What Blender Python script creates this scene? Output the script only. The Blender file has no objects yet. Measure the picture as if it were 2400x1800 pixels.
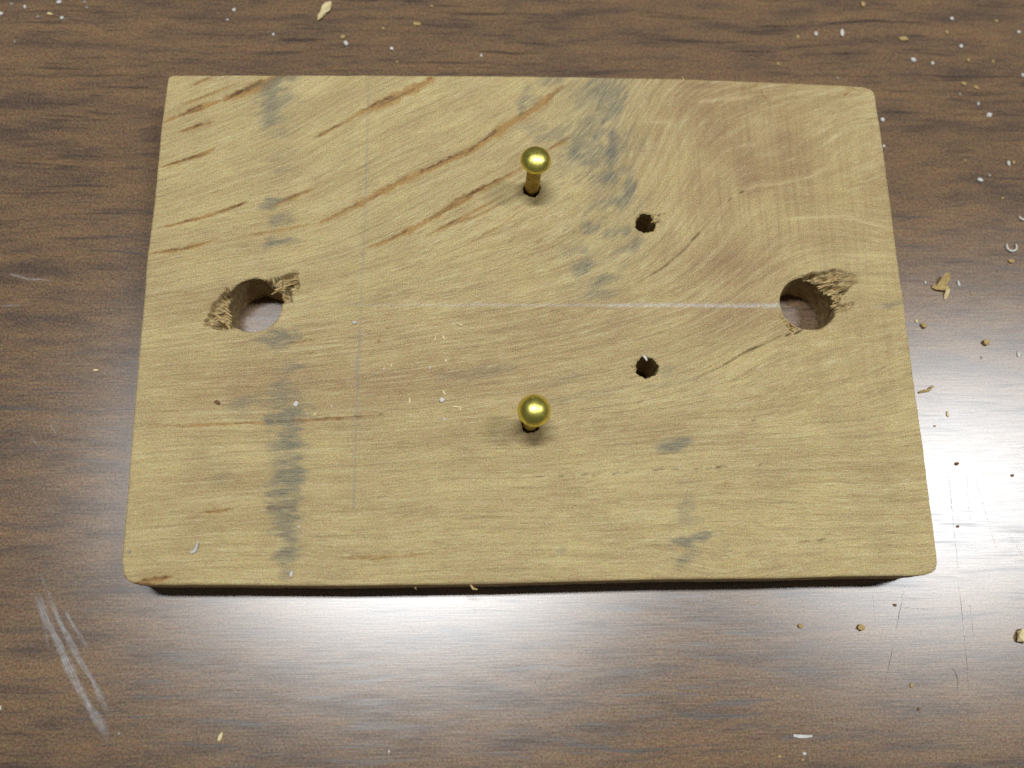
import bpy, bmesh, math, random
import numpy as np
from mathutils import Matrix, Vector

# ------------------------------------------------------------------ camera, world, lamps, exposure
S = 0.001                                   # everything below is written in millimetres
BT = 10.0                                   # board thickness; the table top is z = 0
sc = bpy.context.scene
col = sc.collection

cam_data = bpy.data.cameras.new('camera')
cam = bpy.data.objects.new('camera', cam_data); col.objects.link(cam)
cam_data.sensor_width = 36.0
cam_data.lens = 36.0 * 2220 / 2400
cam_data.clip_start = 0.005
cam_data.clip_end = 20.0
cam.matrix_world = Matrix(((0.99897252, 0.00185125, -0.04528226, -11.739 * S),
                           (-0.01369566, 0.96478104, -0.26269748, -58.586 * S),
                           (0.04320115, 0.26304774, 0.9638151, (164.6 + BT) * S),
                           (0, 0, 0, 1)))
cam_data.dof.use_dof = True
cam_data.dof.focus_distance = 0.174
cam_data.dof.aperture_fstop = 11.5
sc.camera = cam

world = bpy.data.worlds.new('World'); sc.world = world; world.use_nodes = True
bg = world.node_tree.nodes['Background']
bg.inputs['Color'].default_value = (1.0, 0.97, 0.9, 1)
bg.inputs['Strength'].default_value = 0.085

def tube_lamp(name, x, y, z, lx, ly, watts):
    d = bpy.data.lights.new(name, 'AREA'); d.shape = 'RECTANGLE'; d.size = lx; d.size_y = ly
    d.energy = watts; d.color = (0.94, 0.975, 1.0)
    o = bpy.data.objects.new(name, d); o.location = (x, y, z); col.objects.link(o)
    return o
tube_lamp('ceiling_tube_lamp', -0.12, 0.24, 1.8, 0.64, 0.10, 26.0)
tube_lamp('ceiling_tube_lamp', 1.00, 0.225, 1.8, 0.54, 0.10, 16.5)

sc.view_settings.view_transform = 'Standard'
sc.view_settings.look = 'None'
sc.view_settings.exposure = 0.0
sc.view_settings.gamma = 1.0
sc.view_settings.use_curve_mapping = False
sc.cycles.max_bounces = 6
sc.cycles.use_denoising = False

# ------------------------------------------------------------------ measured marks (millimetres on the board or table)
OUTLINE = [
(-70.36,-44.67),(-70.19,-45.81),(-69.89,-46.73),(-69.4,-47.51),(-68.71,-48.08),(-67.77,-48.37),(-66.0,-48.53),(-52.57,-48.68),(-33.38,-49.04),
(-7.25,-48.97),(19.21,-48.55),(42.47,-48.59),(54.65,-48.36),(63.1,-48.38),(66.13,-48.41),(67.81,-48.28),(68.92,-47.93),(69.68,-47.35),(70.05,-46.33),
(70.17,-44.86),(70.12,-35.41),(70.19,-25.37),(69.99,-13.46),(70.08,-0.6),(69.93,12.15),(69.97,23.48),(69.91,35.76),(69.73,45.27),(69.56,46.81),
(68.88,47.68),(67.52,48.05),(59.73,48.52),(48.14,48.84),(32.22,49.29),(10.59,49.46),(-11.91,49.42),(-39.15,49.16),(-57.06,48.89),(-69.26,48.62),
(-69.82,48.47),(-70.0,48.09),(-70.06,47.34),(-70.48,37.6),(-70.52,25.57),(-70.63,16.68),(-70.9,10.8),(-70.73,0.91),(-70.74,-8.46),(-70.65,-17.02),
(-70.61,-23.92),(-70.45,-32.08),(-70.45,-39.16),
]
GUIDES = [
[(-69.85,38.55),(-63.95,41.63),(-59.08,43.54),(-54.49,45.8),(-49.57,48.26)],
[(-66.88,23.02),(-55.75,27.91),(-41.56,35.24),(-34.34,39.65),(-31.13,42.04),(-24.01,45.54),(-18.62,48.71)],
[(-70.43,11.32),(-60.51,13.68),(-47.88,15.61),(-39.41,17.85),(-31.49,22.34),(-23.72,26.91),(-11.96,32.91),(-12.39,32.24),(-4.89,38.32),(1.22,42.46),(6.82,47.34),(8.71,48.93)],
[(-65.3,3.03),(-54.35,5.46),(-40.49,9.16),(-29.24,13.22),(-20.68,17.66),(-11.97,23.13),(-10.93,23.78),(-3.23,28.06),(0.38,30.39),(7.69,35.45),(13.36,41.93),(18.22,48.2)],
[(-67.6,-2.6),(-51.27,0.38),(-34.66,4.01),(-19.57,8.02),(-5.17,13.35),(3.65,17.81),(12.72,24.62),(19.05,32.9),(24.12,43.09),(27.53,49.03)],
[(-69.66,-10.4),(-53.46,-8.97),(-31.54,-6.36),(-7.77,-2.51),(0.35,-1.03),(13.35,2.92),(19.55,5.69),(23.75,8.18),(28.36,11.95),(32.49,16.4),(38.0,22.54),(41.19,24.85),(44.07,26.02),(48.35,26.38),(54.58,27.92),(59.44,30.63),(66.2,36.09)],
[(-69.36,-13.81),(-53.24,-12.42),(-31.43,-10.44),(-16.61,-8.12),(0.26,-5.18),(17.47,-1.58),(29.23,2.35),(34.77,6.73),(41.14,12.01),(47.67,18.73),(53.74,19.42),(59.8,19.62),(65.69,18.2),(69.81,17.26)],
[(-68.7,-21.37),(-47.36,-20.62),(-31.16,-19.7),(-12.03,-17.93),(2.84,-15.54),(16.95,-12.82),(27.28,-9.91),(36.11,-6.36),(43.94,-2.46)],
[(-68.51,-23.58),(-44.58,-22.3),(-19.28,-21.01),(-0.02,-19.1),(16.78,-16.58),(27.05,-13.71),(34.37,-10.51),(38.27,-8.15),(42.75,-6.21),(46.07,-4.56),(49.99,-3.06),(59.89,-0.62),(69.75,0.63)],
[(-68.13,-27.94),(-44.36,-26.85),(-17.48,-25.48),(-11.07,-24.68),(8.17,-23.09),(26.59,-21.18),(37.83,-20.94),(46.4,-19.83),(57.99,-17.85),(69.91,-14.38)],
[(-68.54,-35.17),(-44.07,-32.68),(-14.74,-30.99),(13.42,-30.07),(27.22,-29.32),(41.52,-28.3),(40.02,-28.57),(54.05,-28.09),(69.95,-27.33)],
[(-69.32,-43.78),(-43.56,-42.99),(-14.71,-42.75),(12.9,-42.49),(31.95,-40.53),(31.92,-44.26),(49.83,-42.03),(60.9,-41.59),(69.23,-41.4)],
[(-68.94,-47.86),(-33.39,-48.54),(17.53,-48.1),(62.41,-47.86)],
]
STREAKS = [
([(-69.85,38.55),(-63.95,41.63),(-59.08,43.54),(-54.49,45.8),(-49.57,48.26)],0.55,1.0),
([(-59.08,43.54),(-54.49,45.8),(-49.57,48.26),(-47.8,48.8)],1.1,1.0),([(-67.49,41.91),(-61.52,44.69),(-56.94,47.13)],0.3,0.6),
([(-65.47,46.32),(-61.77,48.42)],0.4,0.7),([(-67.05,36.27),(-62.54,38.31)],0.35,1.0),([(-65.07,36.95),(-60.53,38.83)],0.4,0.5),
([(-70.49,28.74),(-65.73,30.4),(-61.24,32.24),(-59.02,33.73)],0.35,1.0),([(-41.56,35.24),(-34.34,39.65),(-32.88,40.67)],0.35,0.8),
([(-33.48,40.67),(-31.13,41.88),(-26.99,44.13),(-22.52,46.59),(-18.62,48.71)],1.1,1.0),([(-69.18,16.41),(-60.87,18.81),(-53.37,21.86)],0.3,0.9),
([(-59.2,19.29),(-53.37,21.86)],0.25,0.9),([(-48.73,20.94),(-45.37,22.71),(-41.13,24.66)],0.45,0.8),
([(-70.43,11.32),(-65.18,12.11),(-60.5,13.52),(-58.3,14.31)],0.4,0.8),([(-54.92,14.64),(-47.9,15.92),(-39.41,17.85)],0.35,0.55),
([(-39.41,17.85),(-35.75,19.77),(-31.49,22.34),(-23.72,26.91),(-11.96,32.91),(-12.39,32.24),(-4.89,38.32)],0.75,1.0),
([(-12.39,32.24),(-4.89,38.32),(1.22,42.46),(6.82,47.34)],0.95,0.95),
([(-30.37,12.75),(-26.4,14.48),(-20.68,17.66),(-11.97,23.13),(-10.93,24.1),(-3.22,28.23),(-0.52,30.06)],0.65,1.0),
([(-16.19,21.18),(-10.93,23.94),(-6.2,26.41)],0.8,0.6),([(3.12,33.06),(5.87,34.76),(8.01,36.12)],0.4,0.7),
([(-19.63,15.15),(-12.4,19.29),(-5.65,23.18)],0.4,0.75),([(-16.75,16.73),(-9.48,19.63),(-5.66,21.89)],0.25,0.6),
([(-12.41,13.31),(-6.59,16.8),(-0.98,20.97)],0.25,0.5),([(-68.7,-21.37),(-47.36,-20.62),(-31.16,-19.7),(-26.82,-19.29)],0.3,0.7),
([(-57.5,-36.45),(-52.32,-35.83)],0.3,0.8),([(-47.33,-35.87),(-41.29,-35.51)],0.3,0.7),([(-35.68,-44.63),(-13.39,-43.55)],0.35,0.45),
([(-45.39,-6.07),(-38.79,-5.19)],0.25,0.6),([(43.44,48.55),(42.68,46.8),(47.19,48.61)],0.5,0.3),([(46.11,46.85),(47.8,44.78)],0.6,0.35),
([(63.71,47.44),(65.94,47.64)],0.6,0.5),([(64.62,47.1),(63.22,45.86)],0.35,0.6),([(-19.96,48.17),(-18.75,48.88)],0.8,0.8),
([(-67.64,-48.06),(-64.62,-47.58),(-61.58,-47.29)],0.45,1.2),([(-68.88,-48.42),(-64.56,-48.35)],0.3,0.9),([(0.64,13.69),(2.41,14.64)],0.3,0.5),
([(-28.88,-44.83),(-25.23,-44.22)],0.3,0.5),
]
CRACKS = [
([(16.29,4.15),(19.55,5.69),(23.75,8.18),(28.36,11.95),(32.49,16.4),(36.36,20.59)],0.12,0.6),([(19.55,5.69),(21.34,6.62)],0.14,0.6),
([(21.95,7.24),(23.75,8.18),(25.58,9.59),(26.82,10.69)],0.17,1.0),([(27.12,10.84),(28.36,11.95),(29.93,13.37)],0.13,0.8),
([(30.27,14.16),(32.49,16.4)],0.2,1.0),([(32.49,16.4),(36.36,20.59)],0.1,0.35),([(38.0,22.54),(38.97,23.53)],0.22,1.0),
([(40.24,24.35),(41.49,24.92)],0.22,1.0),([(28.5,-13.13),(34.37,-10.51),(38.27,-8.15),(42.75,-6.21),(46.07,-4.56)],0.13,0.7),
([(29.96,-12.55),(34.37,-10.51)],0.1,0.5),([(34.37,-10.51),(36.77,-9.03),(38.27,-8.15)],0.15,1.0),
([(38.27,-8.15),(39.78,-7.26),(42.75,-6.21)],0.2,1.0),([(42.75,-6.21),(46.07,-4.56)],0.12,0.7),([(46.8,-4.56),(48.01,-4.02)],0.3,1.0),
([(48.57,-4.2),(50.27,-3.21)],0.5,1.0),([(-0.57,-30.72),(1.71,-30.49)],0.1,0.75),([(3.78,-30.67),(5.26,-30.51)],0.1,0.75),
([(7.88,-30.42),(9.36,-30.21)],0.1,0.75),([(9.79,-30.46),(11.41,-30.22)],0.1,0.75),([(13.36,-30.26),(14.85,-29.97)],0.1,0.75),
([(15.56,-30.08),(17.33,-29.82)],0.1,0.75),([(20.52,-29.67),(22.86,-29.33)],0.1,0.75),([(23.84,-29.55),(25.34,-29.34)],0.1,0.75),
([(27.99,-29.47),(29.49,-29.23)],0.1,0.75),([(30.2,-29.45),(31.44,-29.18)],0.1,0.75),([(31.88,-29.13),(33.41,-28.81)],0.1,0.75),
([(31.62,-29.35),(34.14,-28.95)],0.15,0.8),([(39.72,-28.79),(40.43,-28.65)],0.15,0.8),([(39.26,-20.72),(39.84,-20.58)],0.15,0.8),
([(41.52,-43.15),(44.3,-42.65)],0.12,0.5),([(45.41,-42.47),(47.9,-42.23)],0.12,0.6),([(48.99,-42.24),(50.66,-42.04)],0.22,0.9),
([(-35.77,-20.1),(-33.87,-20.06)],0.15,0.8),([(-32.8,-19.69),(-30.9,-19.62)],0.15,0.9),([(-27.91,-19.29),(-26.82,-19.07)],0.15,0.8),
([(-56.98,20.09),(-53.37,21.86)],0.14,0.7),([(-64.88,11.96),(-60.5,13.52)],0.12,0.6),([(-41.58,35.57),(-39.25,36.26)],0.12,0.6),
([(-64.24,37.63),(-62.54,38.37)],0.18,0.8),([(-65.44,30.41),(-61.23,32.07)],0.18,0.8),([(-59.06,43.2),(-52.23,47.88)],0.22,0.9),
([(-67.04,39.92),(-62.77,41.64)],0.16,0.9),([(-29.35,42.41),(-22.22,46.42)],0.22,0.85),([(3.06,43.51),(7.13,47.52)],0.16,0.8),
([(-30.63,22.51),(-28.05,23.97)],0.16,0.7),([(18.14,-17.45),(19.85,-16.88)],0.14,0.5),([(-19.63,18.14),(-10.93,23.46)],0.16,0.5),
]
PALES = [
([(40.96,24.85),(44.07,26.02),(48.35,26.38),(54.58,27.92),(59.44,30.63)],0.5,0.9),([(33.22,17.36),(37.75,22.22),(40.66,24.84)],0.5,0.6),
([(47.67,18.73),(53.74,19.42),(59.8,19.62),(65.69,18.2),(69.81,17.26)],0.45,1.0),([(58.93,11.46),(69.13,11.66)],0.45,0.8),
([(21.87,39.48),(28.61,39.73)],0.5,0.7),([(32.87,44.07),(37.56,44.82),(42.23,45.06),(45.08,45.72)],0.6,0.8),
([(48.15,45.13),(53.22,46.07),(59.65,47.73)],0.5,0.7),([(27.85,42.46),(28.63,45.22)],0.5,0.5),([(58.21,33.63),(61.07,37.39)],0.45,0.9),
([(58.89,31.29),(61.71,34.68)],0.4,0.7),([(53.88,36.63),(58.11,38.72)],0.5,0.6),([(41.1,34.46),(44.82,35.01)],0.6,0.5),
([(47.07,12.04),(50.28,14.59)],0.5,0.6),([(26.59,-21.18),(37.83,-20.94),(46.4,-19.83),(52.19,-18.7)],0.5,0.6),([(59.25,-6.36),(70.15,-5.61)],0.4,0.5),
([(59.45,-17.56),(68.17,-14.38)],0.4,0.5),([(26.07,-29.59),(40.0,-28.7),(51.25,-28.07),(69.95,-27.33)],0.45,0.6),
([(-1.34,-30.8),(5.2,-30.57),(14.78,-30.22)],0.4,0.7),([(14.78,-30.22),(41.5,-28.43)],0.4,0.5),
([(31.92,-44.26),(41.53,-43.02),(57.31,-41.56)],0.5,0.4),([(-68.68,-21.65),(-47.34,-21.04),(-31.15,-20.07)],0.5,0.5),
([(6.21,47.33),(9.33,49.11)],0.5,0.5),
]
SMUDGES = [
(-47.41,48.8,2.14,1.14,0.8),(-49.76,46.21,1.81,1.69,0.9),(-48.79,43.41,2.87,1.3,0.7),(-50.28,40.6,1.63,1.47,0.7),(-48.58,39.24,1.47,0.92,0.5),
(-50.55,38.02,1.14,0.55,0.7),(-48.03,36.49,2.02,0.92,0.35),(-47.38,31.49,2.42,0.72,0.3),(-46.82,28.35,2.0,0.71,0.4),(-49.1,21.43,1.43,1.23,0.8),
(-47.71,22.14,1.59,0.53,0.5),(-47.11,18.13,1.97,0.78,0.8),(-47.28,13.64,2.36,0.77,0.95),(-49.21,13.03,1.1,0.6,0.7),(-46.28,-4.44,2.67,0.98,0.75),
(-45.53,-5.66,2.13,1.29,0.8),(-43.64,-5.42,1.53,0.64,0.6),(-48.2,-5.66,1.52,0.48,0.4),(-43.77,-10.71,1.97,0.8,0.7),(-45.87,-14.04,1.66,0.78,0.6),
(-44.87,-16.0,1.8,1.1,0.8),(-42.66,-18.35,1.5,0.7,0.9),(-44.09,-19.74,2.54,1.08,0.95),(-43.22,-22.21,1.93,1.08,0.7),(-44.22,-24.66,1.93,0.76,0.8),
(-43.13,-24.13,1.63,1.52,0.7),(-43.54,-27.92,1.62,0.9,0.8),(-42.02,-29.06,1.04,1.65,1.0),(-43.42,-30.55,2.21,1.05,0.95),(-44.17,-33.15,2.05,0.74,0.9),
(-42.06,-31.31,1.47,1.19,0.9),(-43.47,-35.38,2.18,1.03,0.8),(-44.4,-35.88,2.92,0.44,0.6),(-43.19,-38.31,1.89,1.6,0.85),(-42.32,-41.22,1.59,1.16,0.8),
(-42.94,-43.38,1.73,0.86,0.8),(-42.51,-44.82,1.29,0.42,0.8),(-42.62,-46.95,1.0,0.99,0.6),(-51.69,-17.15,1.94,1.09,0.65),(-51.95,-19.09,1.19,0.78,0.4),
(-54.55,-30.48,1.17,1.04,0.3),(13.56,42.34,6.34,5.62,0.3),(12.36,32.55,7.09,5.01,0.34),(16.22,25.31,4.13,4.47,0.28),(14.11,13.79,6.09,4.32,0.22),
(11.4,6.04,4.8,3.38,0.22),(-43.16,-31.3,2.94,8.83,0.25),(-43.97,-19.12,2.69,6.15,0.22),(-49.59,42.94,2.95,5.55,0.25),(4.47,48.89,1.86,0.96,0.6),
(14.54,48.07,3.07,2.11,0.75),(16.52,44.56,2.21,2.08,0.85),(15.79,41.15,2.2,1.32,0.8),(12.7,39.51,2.02,1.12,0.7),(10.71,45.15,2.03,2.09,0.4),
(4.75,36.72,3.0,1.12,0.65),(8.85,34.36,2.0,1.29,0.9),(13.19,36.81,2.34,0.93,0.8),(8.2,32.14,1.99,1.1,0.85),(17.27,34.45,1.68,2.03,0.85),
(15.81,31.49,2.0,1.65,0.9),(11.48,31.17,2.49,0.92,0.7),(12.81,33.48,1.67,0.74,0.5),(15.5,27.84,1.98,1.09,0.8),(18.29,29.13,1.16,0.91,0.7),
(19.11,25.34,1.15,1.44,0.8),(17.65,22.37,1.48,1.07,0.85),(15.45,22.62,1.15,0.54,0.6),(13.2,21.71,2.46,0.71,0.4),(11.21,16.57,1.63,1.05,0.8),
(15.01,15.98,1.3,0.7,0.7),(18.05,16.61,0.98,0.87,0.7),(20.2,14.0,1.14,0.7,0.7),(18.43,12.51,1.94,0.52,0.6),(10.07,9.28,1.29,0.85,0.85),
(8.74,7.91,1.28,0.6,0.9),(13.43,6.73,1.76,0.85,0.7),(12.82,3.51,2.4,0.68,0.55),(12.17,5.37,1.44,0.85,0.5),(7.59,12.03,2.41,0.69,0.4),
(-0.24,45.95,0.84,1.33,0.6),(-1.39,42.62,0.67,1.5,0.8),(0.86,37.97,1.84,0.93,0.4),(0.98,44.07,1.35,0.94,0.5),(24.82,-24.99,2.76,0.77,0.95),
(23.31,-24.44,2.31,0.46,0.6),(25.95,-25.31,1.38,0.62,0.6),(26.41,-36.29,1.36,1.94,0.45),(25.87,-38.89,1.96,0.75,0.4),(27.58,-41.65,3.3,0.59,0.85),
(25.68,-42.07,1.94,0.59,0.9),(26.28,-44.42,1.34,0.88,0.55),(25.07,-45.87,1.78,0.72,0.6),(23.91,-11.2,1.41,0.8,0.5),(31.93,-43.75,1.5,1.02,0.2),
(-7.06,-11.32,3.86,0.8,0.35),(-14.76,-11.95,3.84,0.64,0.3),(5.28,-12.94,3.1,0.64,0.35),(9.83,-15.74,5.42,0.64,0.35),(25.48,-13.78,4.7,0.56,0.3),
(52.13,1.06,2.02,0.59,0.3),(67.23,1.52,1.8,0.51,0.7),(4.05,-43.62,0.74,0.51,0.5),
]
WARM = [
(37.44,44.08,12.0,6.6,1.0),(40.22,35.62,10.2,9.2,0.9),(39.01,42.19,11.1,8.4,0.9),(49.73,37.6,7.7,11.1,0.9),(33.62,25.46,8.3,8.1,0.6),
(46.45,29.21,11.0,5.5,1.0),(38.24,9.57,13.1,6.8,0.8),(53.48,14.88,11.6,7.0,0.4),(34.27,47.87,10.3,1.7,1.0),(26.71,35.47,10.1,8.3,0.4),
(35.92,0.19,12.9,5.0,0.7),(4.0,-2.36,23.8,5.7,0.55),(-27.14,-5.66,32.6,4.8,0.5),(-26.98,-12.89,38.5,4.3,0.75),(-45.77,-16.0,22.7,5.4,0.6),
(-59.67,0.85,12.3,4.9,0.4),(-48.57,-32.75,22.0,4.4,0.35),(18.76,-23.25,38.8,3.1,0.3),(69.96,27.59,5.1,17.9,0.35),
]
TEAR = [

([(-51.1,6.72),(-49.16,6.12),(-45.73,7.23),(-43.08,8.34),(-43.21,6.27),(-42.91,4.57),(-43.98,3.36),(-44.23,1.68),(-46.24,1.68),(-46.76,3.12),(-48.52,4.68)],1.7),
([(-55.9,4.78),(-57.11,2.85),(-58.38,1.89),(-58.74,0.7),(-59.17,-1.08),(-59.91,-3.08),(-56.69,-3.43),(-54.05,-3.43),(-53.07,-1.3),(-53.7,1.66)],1.3),
([(50.77,7.45),(54.39,8.22),(58.25,8.73),(61.7,7.62),(61.77,6.12),(59.46,4.5),(57.66,3.13),(57.76,1.9),(56.47,1.9),(55.71,3.75),(54.18,6.1)],1.4),
([(56.47,1.9),(57.73,1.66),(61.46,2.28),(59.51,0.68),(57.08,-0.06),(56.17,-0.91)],0.8),
([(46.04,-0.56),(46.74,-0.56),(47.55,-1.9),(50.11,-3.1),(48.73,-4.19),(47.41,-3.35)],0.5),
([(22.51,19.95),(23.39,19.7),(25.25,20.1),(25.59,19.78),(24.25,19.19),(24.67,18.11),(24.05,17.66),(23.5,18.55)],0.5),
([(18.82,-9.54),(18.08,-9.74),(18.63,-9.95),(17.83,-10.24),(18.41,-10.94),(18.05,-11.53),(18.92,-12.11),(19.0,-10.59)],0.4),
]
SCUFFS = [
([(-88.65,-48.43),(-85.94,-53.49),(-82.69,-59.02),(-80.09,-63.68),(-77.6,-67.52),(-75.19,-70.82),(-72.77,-74.34)],1.25,0.8),
([(-86.45,-48.99),(-83.46,-54.31),(-80.89,-58.52),(-78.72,-61.65),(-76.91,-63.98),(-75.63,-66.29),(-73.33,-69.85)],0.9,0.7),
([(-83.22,-51.68),(-80.69,-55.4),(-78.09,-58.82)],0.5,0.7),([(-88.05,-45.48),(-86.54,-48.18),(-85.04,-50.86)],0.3,0.4),
([(-87.99,-49.5),(-86.44,-53.75),(-84.79,-58.99)],0.6,0.3),([(-85.14,-51.13),(-82.55,-55.37),(-80.42,-58.01)],0.35,0.5),
([(-101.14,11.37),(-99.04,10.81),(-96.34,10.12),(-94.0,10.06),(-91.64,9.75)],0.4,0.6),([(-101.16,4.59),(-99.45,4.75),(-97.14,4.73)],0.35,0.6),
([(-89.37,-18.25),(-88.36,-19.71),(-87.54,-20.88)],0.25,0.5),([(-92.59,-20.57),(-91.44,-22.02),(-90.15,-23.62)],0.25,0.35),
]
HAIRLINES = [
([(78.48,-47.95),(78.38,-50.47),(78.39,-53.17),(78.2,-57.89),(78.08,-60.73),(77.99,-63.55),(77.63,-68.32)],0.16,0.8),
([(68.4,-49.1),(67.33,-52.41),(66.12,-56.1),(64.93,-59.74),(63.77,-63.14),(62.5,-66.7)],0.18,0.8),
([(80.03,-52.36),(79.98,-55.45),(79.87,-58.73)],0.14,0.6),([(74.69,-64.3),(75.52,-64.75),(75.87,-65.91),(75.81,-66.9),(75.6,-68.09)],0.3,0.9),
([(79.3,-27.55),(79.2,-32.57),(79.04,-36.94),(78.85,-42.11),(78.78,-47.21)],0.14,0.7),
([(84.37,-29.95),(84.94,-33.2),(85.57,-36.99),(86.49,-42.76)],0.12,0.6),([(82.84,-29.05),(82.43,-34.06),(82.25,-38.99)],0.13,0.6),
([(3.39,-62.9),(2.39,-64.58),(0.7,-66.63)],0.18,0.6),([(62.09,-51.11),(61.99,-55.64)],0.12,0.5),
([(88.99,-39.91),(90.82,-43.37),(92.23,-45.66)],0.12,0.5),([(42.19,-56.3),(44.5,-56.63),(46.99,-57.27)],0.14,0.5),
([(-10.64,-51.66),(-10.87,-54.08)],0.12,0.4),([(-22.74,-55.0),(-21.06,-57.42)],0.12,0.4),([(66.67,-53.44),(72.87,-53.93)],0.12,0.4),
([(-70.58,-52.5),(-68.48,-51.99)],0.25,0.5),
]
TABLE_BITS = [
('white',-108.99,69.12,1.04,0.87,0),('white',-107.11,71.53,0.7,0.7,0),('white',-104.32,70.86,0.7,1.13,20),('white',-101.35,68.53,0.7,0.61,0),
('white',-97.38,72.13,1.3,0.87,10),('white',-96.44,68.31,0.96,0.78,0),('white',-92.31,72.33,0.62,0.53,0),('white',-91.65,70.99,0.62,0.53,0),
('white',-105.41,62.53,0.52,0.6,0),('white',-61.14,70.94,0.8,0.89,0),('white',-62.41,68.62,0.53,0.44,0),('white',-52.63,65.16,0.62,0.7,0),
('white',-37.44,63.25,0.89,1.25,20),('white',-27.87,62.07,0.8,0.98,0),('white',69.02,67.56,0.85,2.07,-5),('white',63.26,67.25,0.75,1.13,0),
('white',93.84,71.54,0.86,0.96,0),('white',94.87,64.59,0.85,1.04,0),('white',83.84,61.04,1.13,1.41,30),('white',88.06,60.37,0.76,0.86,0),
('white',108.39,68.46,0.86,0.77,0),('white',98.63,47.91,1.4,1.21,20),('white',75.37,46.51,1.01,1.01,0),('white',75.01,40.4,0.64,0.82,0),
('white',101.15,36.6,0.74,1.38,0),('white',94.45,32.7,1.46,0.91,-15),('white',96.61,33.8,0.74,0.64,0),('white',107.65,57.83,0.66,0.85,0),
('white',79.87,10.0,0.53,0.62,0),('white',-71.52,-72.75,0.65,0.58,0),('white',-25.59,-76.46,0.37,0.51,0),('white',66.9,56.41,0.56,0.56,0),
('white',46.75,-78.13,0.76,0.61,0),('white',89.15,-5.77,0.43,0.77,0),('white',96.71,50.64,0.56,0.84,0),('white',93.02,52.85,0.56,0.75,0),
('white',-91.96,-68.27,0.43,0.86,0),('white',-9.04,60.73,0.54,0.81,0),('tan',-38.11,64.69,1.25,0.98,35),('tan',-29.67,67.01,0.63,0.72,0),
('tan',-22.58,68.18,1.98,0.81,-5),('tan',-26.65,59.01,0.71,0.62,0),('tan',-19.55,72.66,0.82,0.64,0),('tan',59.25,66.44,0.75,0.94,0),
('tan',74.45,74.87,0.95,1.43,0),('tan',82.43,66.3,2.26,1.32,-15),('tan',92.33,68.18,0.76,0.95,0),('tan',103.83,71.18,0.86,0.67,0),
('tan',96.09,61.23,0.75,0.85,0),('tan',101.55,61.1,0.48,0.95,0),('tan',94.14,55.45,1.21,0.93,-20),('tan',96.91,54.56,1.22,0.85,-20),
('tan',91.91,37.2,0.64,0.55,0),('tan',102.3,36.9,0.74,0.83,0),('tan',98.65,28.65,0.55,0.64,0),('tan',98.27,14.6,1.34,0.98,5),
('tan',78.24,0.87,1.48,1.22,-30),('tan',90.38,-2.68,1.46,1.46,-40),('tan',54.37,59.75,0.55,1.01,30),('tan',89.09,7.56,0.53,0.53,0),
('tan',77.85,-19.59,0.59,0.5,0),('tan',67.29,-67.05,0.7,0.94,-20),('tan',48.12,-56.5,0.95,0.87,0),('tan',46.35,-79.17,0.53,0.45,0),
('tan',42.32,-78.53,0.68,0.46,0),('tan',46.21,-68.53,0.46,0.46,0),('tan',42.8,-67.17,0.53,0.46,0),('fibre',86.69,9.84,0.44,1.14,10),
('fibre',96.76,-5.07,0.43,1.13,-5),('fibre',80.78,-17.24,0.34,1.18,5),('fibre',-54.41,-73.53,0.5,1.44,-20),('fibre',-81.82,-8.18,0.95,0.32,0),
('fibre',-98.99,69.3,1.22,0.35,-15),('fibre',46.73,-75.17,3.34,0.46,-2),('fibre',76.98,1.76,0.34,0.77,25),('brown',81.19,-26.94,0.83,0.75,0),
('brown',91.69,-29.23,0.66,0.58,0),('brown',79.68,-38.85,0.74,0.49,0),('brown',65.96,-53.03,0.88,0.56,-25),('brown',68.01,-71.11,0.46,0.62,10),
('grain_big',59.16,-56.95,1.5,1.26,-35),('chunk',88.74,-58.84,2.37,3.16,-35),
]
BOARD_BITS = [
('white',-32.63,-2.07,0.92,0.69,0),('white',-42.4,-17.34,0.9,1.2,-35),('white',-16.58,-16.7,1.08,0.92,10),('white',-69.25,-42.98,0.57,0.64,0),
('white',-40.98,-38.99,0.36,0.44,0),('white',-41.84,-46.96,0.58,1.22,-15),('white',-28.53,-11.85,0.61,0.46,0),('white',-16.18,-20.15,0.38,0.53,0),
('white',7.26,-11.58,0.47,0.39,0),('white',-36.15,-17.75,0.3,0.53,0),('white',-27.1,-10.89,0.38,0.46,0),('tan',-40.1,-7.68,0.91,0.53,10),
('tan',-28.07,-5.49,0.54,0.85,-25),('tan',-26.5,-2.96,0.46,0.77,-10),('fibre',-16.33,-5.0,0.31,0.92,30),('fibre',-17.88,-5.16,0.23,0.77,-5),
('fibre',-16.2,-15.36,0.3,0.91,35),('fibre',-22.35,-16.77,0.3,1.14,5),('fibre',-13.98,-17.97,1.22,0.23,-10),('fibre',-13.22,-18.21,0.23,0.99,-10),
('fibre',-39.02,-19.22,0.3,0.52,-25),('fibre',-15.92,-9.3,0.31,0.62,0),('fibre',-25.67,-10.17,0.23,0.62,-20),('fibre',-13.15,-2.54,0.78,0.23,-25),
('fibre',-18.76,-10.66,0.23,0.46,-10),('speck',-56.18,-16.99,1.27,0.82,-30),
]
HOLES = [(-50.9, 1.3, 5.15, 'big'), (51.8, 1.9, 5.3, 'big'), (21.9, 18.0, 1.95, 'small'), (20.7, -10.6, 2.02, 'small'),
         (0.30, 25.0, 1.62, 'nail'), (-0.85, -21.2, 1.55, 'nail')]

# ------------------------------------------------------------------ helpers
rnd = random.Random(7)
rng = np.random.default_rng(11)

def tag(o, label=None, cat=None, group=None, kind=None):
    if label: o['label'] = label
    if cat: o['category'] = cat
    if group: o['group'] = group
    if kind: o['kind'] = kind
    return o

def link(name, me, mat, parent=None):
    o = bpy.data.objects.new(name, me); col.objects.link(o)
    if mat: me.materials.append(mat)
    if parent: o.parent = parent
    return o

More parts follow.
